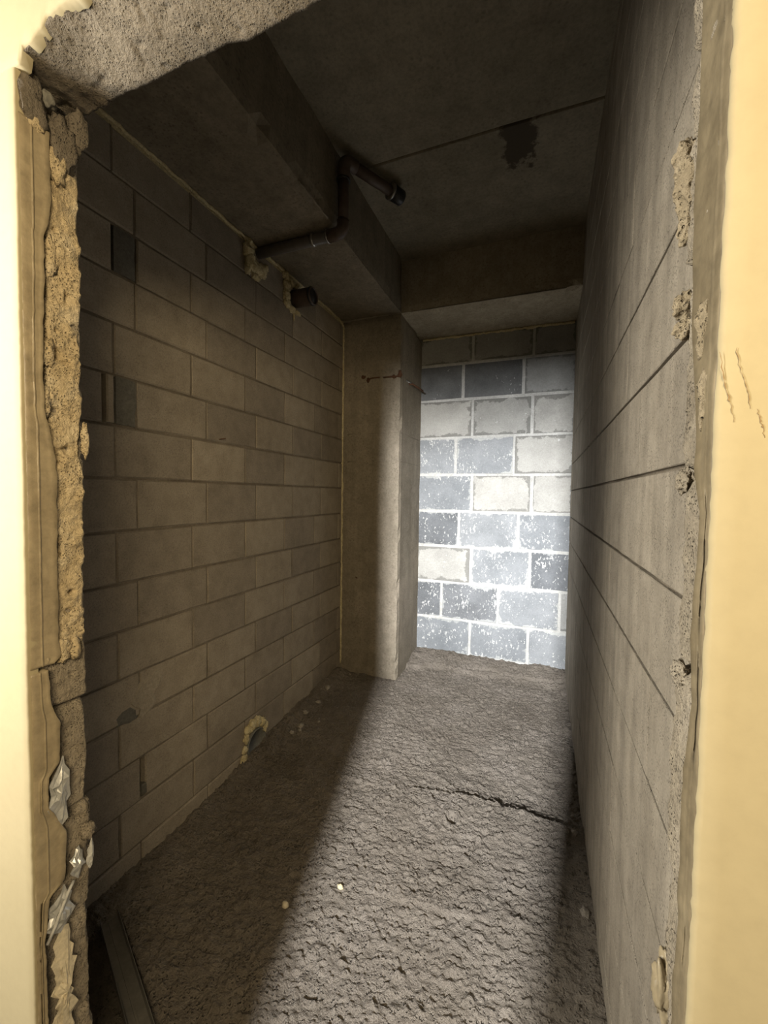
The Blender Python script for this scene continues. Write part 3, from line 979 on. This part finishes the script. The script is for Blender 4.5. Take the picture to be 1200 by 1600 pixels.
def arc(p, a, b, r, n=7):
    """points of a bend at corner p between unit directions a (towards previous) and b (towards next)"""
    p, a, b = Vector(p), Vector(a).normalized(), Vector(b).normalized()
    s, e = p + a * r, p + b * r
    return [s * (1 - t) ** 2 + p * 2 * t * (1 - t) + e * t * t for t in [i / (n - 1) for i in range(n)]]


d2 = Vector((0.16, 0.30, 0.0)).normalized()
c1 = Vector((xv, yp, zp)); c2 = Vector((xv, yp, z_top))
end = c2 + d2 * 0.33
pchild(tube('pipe', [(XL - 0.05, yp + 0.005, zp), c1 + Vector((-0.05, 0, 0))], R1, M['pvc']), dp)
pchild(tube('elbow', [c1 + Vector((-0.085, 0, 0))] + arc(c1, (-1, 0, 0), (0, 0, 1), 0.045) + [c1 + Vector((0, 0, 0.06))], R1 + 0.004, M['pvc_brown']), dp)
pchild(tube('pipe', [c1 + Vector((0, 0, 0.05)), c2 - Vector((0, 0, 0.05))], R1, M['pvc_brown']), dp)
pchild(tube('elbow', [c2 - Vector((0, 0, 0.10))] + arc(c2, (0, 0, -1), d2, 0.045) + [c2 + d2 * 0.075], R1 + 0.005, M['pvc_brown']), dp)
pchild(tube('pipe', [c2 + d2 * 0.06, end], R1, M['pvc_brown']), dp)
sk = hollow_tube('socket', end - d2 * 0.005, end + d2 * 0.07, 0.040, 0.034, M['pvc_rim'], None, 24, 0.05)
pchild(sk, dp)
pchild(tube('ring', [end - d2 * 0.016, end - d2 * 0.004], 0.043, M['clamp'], None, 24), dp)
# clamp ring with its screw lug on the level run
xc_ = -1.165
pchild(tube('clamp', [(xc_ - 0.006, yp, zp), (xc_ + 0.006, yp, zp)], R1 + 0.0045, M['clamp'], None, 24), dp)
pchild(tube('clamp_screw', [(xc_, yp, zp + R1), (xc_, yp, ZS + 0.01)], 0.005, M['pvc_rim'], None, 8), dp)
pchild(tube('seal_ring', [c1 + Vector((-0.089, 0, 0)), c1 + Vector((-0.083, 0, 0))], R1 + 0.0062, M['clamp'], None, 24), dp)
pchild(tube('seal_ring', [c2 - Vector((0, 0, 0.105)), c2 - Vector((0, 0, 0.097))], R1 + 0.008, M['pvc_rim'], None, 24), dp)

# ------------------------------------------------------------------ wide pipe stub out of the left wall
ps = empty('pipe_stub', (XL, 2.285, 2.695))
tag(ps, 'short wide dark pipe stub sticking out of the left wall top in foam', 'pipe')
pchild(hollow_tube('pipe', (XL - 0.04, 2.285, 2.695), (XL + 0.145, 2.285, 2.692), 0.053, 0.047, M['pvc_brown'], None, 28, 0.12), ps)
pchild(tube('socket_rim', [(XL + 0.125, 2.285, 2.692), (XL + 0.138, 2.285, 2.692)], 0.056, M['pvc_rim'], None, 28), ps)


def foam_mass(name, plane, spots, seed, label, cat='foam'):
    bm = bmesh.new()
    for k, (y, z, ry, rz, rx) in enumerate(spots):
        blob_into(bm, (plane, y, z), (rx, ry, rz), seed + k, 3, 0.55, 2.2)
    o = bm_obj(name, bm, M['foam'])
    tag(o, label, cat)
    return o


foam_mass('foam_patch', XL + 0.004, [(1.845, 2.80, 0.035, 0.03, 0.02), (1.835, 2.75, 0.04, 0.045, 0.026), (1.86, 2.70, 0.05, 0.045, 0.03), (1.90, 2.685, 0.05, 0.035, 0.028), (1.95, 2.70, 0.04, 0.035, 0.022), (1.83, 2.655, 0.02, 0.03, 0.02), (1.90, 2.645, 0.03, 0.018, 0.02), (1.985, 2.735, 0.02, 0.018, 0.016)], 3,
          'lumpy yellow foam where the thin drain pipe enters the left wall')
foam_mass('foam_patch', XL + 0.004, [(2.19, 2.79, 0.03, 0.03, 0.018), (2.20, 2.74, 0.035, 0.035, 0.02), (2.19, 2.68, 0.025, 0.04, 0.02), (2.20, 2.635, 0.03, 0.03, 0.018), (2.25, 2.615, 0.035, 0.02, 0.02), (2.245, 2.775, 0.03, 0.03, 0.022), (2.30, 2.775, 0.022, 0.018, 0.03), (2.315, 2.615, 0.03, 0.012, 0.02), (2.275, 2.585, 0.006, 0.03, 0.006)], 14,
          'ragged yellow foam around the wide dark pipe stub')


def bead(name, pts, r, label, seed):
    rnd = random.Random(seed)
    fine = []
    for a, b in zip(pts, pts[1:]):
        a, b = Vector(a), Vector(b)
        n = max(2, int((b - a).length / 0.02))
        fine += [a.lerp(b, i / n) + Vector((rnd.uniform(-.002, .002), rnd.uniform(-.002, .002), rnd.uniform(-.004, .004))) for i in range(n)]
    fine.append(Vector(pts[-1]))
    rad = []
    q = 1.0
    for p in fine:
        q = 0.6 * q + 0.4 * rnd.choice((0.6, 0.9, 1.1, 1.5))
        rad.append(r * q)
    o = tube(name, fine, rad, M['foam'], None, 7)
    tag(o, label, 'foam', None)
    return o


bead('foam_bead', [(XL + 0.002, DY1 + 0.05, ZS - 0.008), (XL + 0.002, 1.2, ZS - 0.004), (XL + 0.002, 1.8, ZS - 0.010), (XL + 0.002, 2.2, ZS - 0.006), (XL + 0.002, 2.9, ZS - 0.004), (XL + 0.003, YC - 0.006, ZS - 0.04)], 0.0075, 'thin pale foam line between left wall and the beam above', 2)
bead('foam_bead', [(XL + 0.003, YC - 0.003, ZS - 0.03), (XL + 0.002, YC - 0.003, 1.9), (XL + 0.003, YC - 0.003, 0.9), (XL + 0.002, YC - 0.003, 0.06)], 0.008, 'upright foam line in the corner between left wall and column', 3)
bead('foam_bead', [(XC + 0.01, YB - 0.004, ZS - 0.010), (-0.5, YB - 0.004, ZS - 0.010), (XR - 0.01, YB - 0.004, ZS - 0.010)], 0.010, 'pale foam line along the top course of the back wall', 4)

# ------------------------------------------------------------------ capped pipe low in the left wall
fz = float(floor_z(-1.47, 1.9))
pc = empty('drain_outlet', (XL, 1.905, 0.01))
tag(pc, 'grey round pipe end in a foamed hole at the foot of left wall', 'pipe')
pchild(hollow_tube('pipe', (XL - 0.03, 1.91, 0.0), (XL + 0.012, 1.91, 0.0), 0.080, 0.074, M['cap_grey'], None, 28, 0.008), pc)
foam_mass('foam_patch', XL + 0.006, [(1.835, 0.115, 0.03, 0.025, 0.02), (1.87, 0.125, 0.03, 0.03, 0.02), (1.91, 0.12, 0.03, 0.035, 0.02), (1.955, 0.10, 0.025, 0.03, 0.02), (1.985, 0.06, 0.018, 0.035, 0.018), (1.82, 0.07, 0.018, 0.03, 0.015), (1.81, 0.01, 0.02, 0.022, 0.014), (1.80, -0.04, 0.025, 0.03, 0.014)], 31,
          'crumbly yellow foam around the grey pipe end near the floor')
mesh_w = tube('foam_string', [(XL + 0.01, 1.775, -0.045), (XL + 0.03, 1.80, -0.075), (XL + 0.05, 1.82, -0.078), (XL + 0.055, 1.86, -0.062), (XL + 0.06, 1.90, -0.06)], 0.005, M['scrap'], None, 6)
tag(mesh_w, 'bent pale strip of dried foam below the grey pipe end', 'foam')

# ------------------------------------------------------------------ rusty tie across the column
tw = empty('tie_wire', (-1.16, YC, 2.355))
tag(tw, 'rusty wire tie and its holes across the concrete column', 'wire')
pchild(tube('wire', [(-1.30, YC - 0.002, 2.352), (-1.26, YC - 0.010, 2.356), (-1.20, YC - 0.007, 2.357)], 0.005, M['rust'], None, 7), tw)
pchild(tube('wire', [(-1.17, YC - 0.004, 2.354), (-1.12, YC - 0.009, 2.353), (-1.07, YC - 0.005, 2.354), (XC + 0.004, YC - 0.004, 2.352)], 0.006, M['rust'], None, 7), tw)
rb = tube('rebar_stub', [(XC - 0.02, YC + 0.20, 2.345), (XC + 0.025, YC + 0.21, 2.345), (XC + 0.05, YC + 0.32, 2.335), (XC + 0.06, YC + 0.40, 2.33)], 0.008, M['rust'], None, 8)
tag(rb, 'bent rusty bar end sticking out of the column side', 'rebar')
_be = tube('bright_end', [(XC + 0.0, YC + 0.13, 2.352), (XC + 0.02, YC + 0.20, 2.350)], 0.007, M['clamp'], None, 8)
_be.parent = rb
for k, (x, z) in enumerate(((-1.34, 2.372), (-1.30, 2.345), (-1.085, 2.352), (-1.04, 2.365))):
    b_ = blob('rust_crust', (x, YC - 0.0005, z), (0.017, 0.003, 0.016 + 0.012 * (k == 3)), k + 40, M['rust'], None, 2, 0.7)
    pchild(b_, tw)
nl = tube('nail', [(XL - 0.01, 1.625, 1.715), (XL + 0.03, 1.64, 1.722)], 0.0025, M['rust'], None, 6)
tag(nl, 'small rusty nail stuck in the left block wall', 'nail')
nl2 = tube('nail', [(-1.40, YC + 0.01, 0.785), (-1.365, YC - 0.025, 0.782)], 0.004, M['rust'], None, 6)
tag(nl2, 'short rusty nail low in the column face', 'nail')

# ------------------------------------------------------------------ sheet-metal profile on the floor behind the left reveal
a = Vector((-1.40, 0.925, 0.0)); b = Vector((-0.86, 0.665, 0.0))
d = (b - a).normalized(); nrm = Vector((-d.y, d.x, 0))
pf = empty('metal_profile', a)
tag(pf, 'thin grey sheet-metal stud profile lying on the floor beside the doorway', 'profile')
za, zb_ = float(floor_z(a.x, a.y)) + 0.006, float(floor_z(b.x, b.y)) + 0.006


def strip_box(name, off0, off1, h0, h1):
    vs = []
    for p, z in ((a, za), (b, zb_)):
        for o_, h_ in ((off0, h0), (off1, h0), (off1, h1), (off0, h1)):
            q = p + nrm * o_
            vs.append((q.x, q.y, z + h_))
    fs = [(0, 1, 5, 4), (1, 2, 6, 5), (2, 3, 7, 6), (3, 0, 4, 7), (3, 2, 1, 0), (4, 5, 6, 7)]
    return pchild(mesh_py(name, vs, fs, M['steel']), pf)


strip_box('web', 0.0, 0.055, 0.0, 0.0015)
strip_box('flange', 0.0, 0.0015, 0.0015, 0.024)
strip_box('flange', 0.0535, 0.055, 0.0015, 0.030)
strip_box('rib', 0.024, 0.030, 0.0015, 0.004)


# ------------------------------------------------------------------ scraps clinging to the lower left reveal
def crumple(name, cy, cz, wy, hz, outline, seed, mat, x0, amp, label, cat):
    """torn, crumpled sheet: outline in unit (y,z), filled as a fan of rings, pushed out with folds, with real thickness"""
    n = len(outline)
    rings = (1.0, 0.75, 0.5, 0.25)
    verts, faces = [], []
    for k in rings:
        for (u, v) in outline:
            y, z = cy + u * wy * k, cz + v * hz * k
            f = amp * (mnoise.noise(Vector((y * 60 + seed, z * 45, seed))) + 0.6 * mnoise.noise(Vector((y * 160, z * 130, seed * 2))))
            verts.append((x0 + f + amp * 0.9 * (1 - k), y, z))
    verts.append((x0 + amp * 1.1, cy, cz))
    for r in range(len(rings) - 1):
        for i in range(n):
            j = (i + 1) % n
            faces.append((r * n + i, r * n + j, (r + 1) * n + j, (r + 1) * n + i))
    for i in range(n):
        faces.append((3 * n + i, 3 * n + (i + 1) % n, 4 * n))
    o = mesh_py(name, verts, faces, mat)
    s = o.modifiers.new('thick', 'SOLIDIFY'); s.thickness = 0.0025; s.offset = 0
    tag(o, label, cat)
    return o


torn = [(0.1, -1), (0.5, -0.8), (0.6, -0.4), (0.95, -0.25), (0.7, 0.1), (0.8, 0.5), (0.45, 0.75), (0.35, 1.0), (0.1, 0.8), (-0.35, 0.55), (-0.8, 0.35), (-0.6, 0.0), (-1, -0.3), (-0.6, -0.6), (-0.3, -0.75)]
crumple('foil_scrap', 0.443, 0.925, 0.020, 0.062, torn, 1, M['foil'], DX0 - 0.002, 0.007, 'grey foil scrap in the left reveal, uppermost of the torn scraps', 'scrap')
crumple('foil_scrap', 0.472, 0.772, 0.013, 0.030, torn, 5, M['foil'], DX0 - 0.006, 0.007, 'rounded grey foil lump beside the white smear in left reveal', 'scrap')
crumple('foil_scrap', 0.440, 0.712, 0.024, 0.042, torn, 8, M['foil'], DX0 - 0.001, 0.007, 'dark crumpled foil above the jagged mortar on left reveal', 'scrap')
crumple('mortar_smear', 0.494, 0.772, 0.008, 0.030, [(u * 0.9, v) for u, v in torn], 9, M['mortar_pale'], DX0 - 0.004, 0.005, 'white mortar smear near the inner edge of left reveal', 'scrap')
jag = []
for i in range(9):
    jag += [(-0.75 - 0.25 * (i % 2), -1 + i * 0.22), (-0.35 - 0.1 * (i % 3), -0.92 + i * 0.22)]
jag += [(-0.1, 1.0), (0.3, 0.95)]
for i in range(8):
    jag += [(0.45 + 0.5 * ((i * 7) % 3) / 2, 0.8 - i * 0.23), (0.3, 0.7 - i * 0.23)]
crumple('mortar_scrap', 0.449, 0.555, 0.022, 0.125, jag, 12, M['scrap'], DX0 - 0.006, 0.006, 'jagged strip of torn pale mortar low on left reveal', 'scrap')
rib = tube('tape_scrap', [(DX0 + 0.004, 0.418, 0.678), (DX0 + 0.007, 0.428, 0.700), (DX0 + 0.006, 0.440, 0.722), (DX0 + 0.004, 0.453, 0.742), (DX0 + 0.0, 0.463, 0.748)], 0.0028, M['mortar_pale'], None, 6)
tag(rib, 'pale curved ridge slanting under the crumpled foil', 'scrap')

# ------------------------------------------------------------------ loose bits on the floor
for k, (x, y, r, mt, lab) in enumerate([(-0.652, 1.296, 0.011, 'foam', 'small bright yellow foam crumb at the shadow edge on the floor'), (-0.815, 1.185, 0.013, 'scrap', 'small pale crumb lying in the shadow left of lit floor')]):
    o = blob('foam_crumb', (x, y, float(floor_z(x, y)) + r * 0.5), (r, r * 0.8, r * 1.0), 50 + k, M[mt], None, 2, 0.6)
    tag(o, lab, 'crumb')
pm = None
rnd = random.Random(5)
chip_labels = ['largest brown stone chip of the cluster beyond the grey pipe end', 'flat brown stone chip nearest the grey pipe end',
               'small brown stone chip second from the grey pipe end', 'brown stone chip against the left wall midway to the column',
               'brown stone chip by the left wall, second from the column', 'tiny brown stone chip farthest out from the left wall', 'brown stone chip nearest the column foot']
spots = [(-1.386, 2.178, 0.022), (-1.40, 2.10, 0.016), (-1.36, 2.13, 0.013), (-1.43, 2.30, 0.02), (-1.41, 2.44, 0.018), (-1.30, 2.25, 0.011), (-1.44, 2.62, 0.022)]
for i, (x, y, r) in enumerate(spots):
    if pm is None:
        pm = blob('stone_chip', (0, 0, 0), (1, 0.8, 0.6), 60, M['stone'], None, 2, 0.5, 1.4, False)
        o = pm
    else:
        o = pm.copy(); C.objects.link(o)
    o.location = (x, y, float(floor_z(x, y)) + r * 0.35)
    o.scale = (r, r, r)
    o.rotation_euler = (rnd.uniform(-.3, .3), rnd.uniform(-.3, .3), rnd.uniform(0, 6.2))
    tag(o, chip_labels[i], 'stone', 'stone chips along the left wall')
for i, (x, y, r) in enumerate([(0.165, 1.86, 0.015), (0.175, 1.52, 0.018), (0.17, 2.02, 0.011)]):
    o = pm.copy(); C.objects.link(o)
    o.location = (x, y, float(floor_z(x, y)) + r * 0.35)
    o.scale = (r, r, r)
    o.rotation_euler = (0.2, 0.1, rnd.uniform(0, 6.2))
    tag(o, ('brown stone chip at the right wall foot, middle of three', 'largest brown stone chip at the right wall foot, nearest the doorway', 'smallest brown stone chip at the right wall foot, farthest in')[i], 'stone', 'stone chips along the right wall')

scene.cycles.use_denoising = True
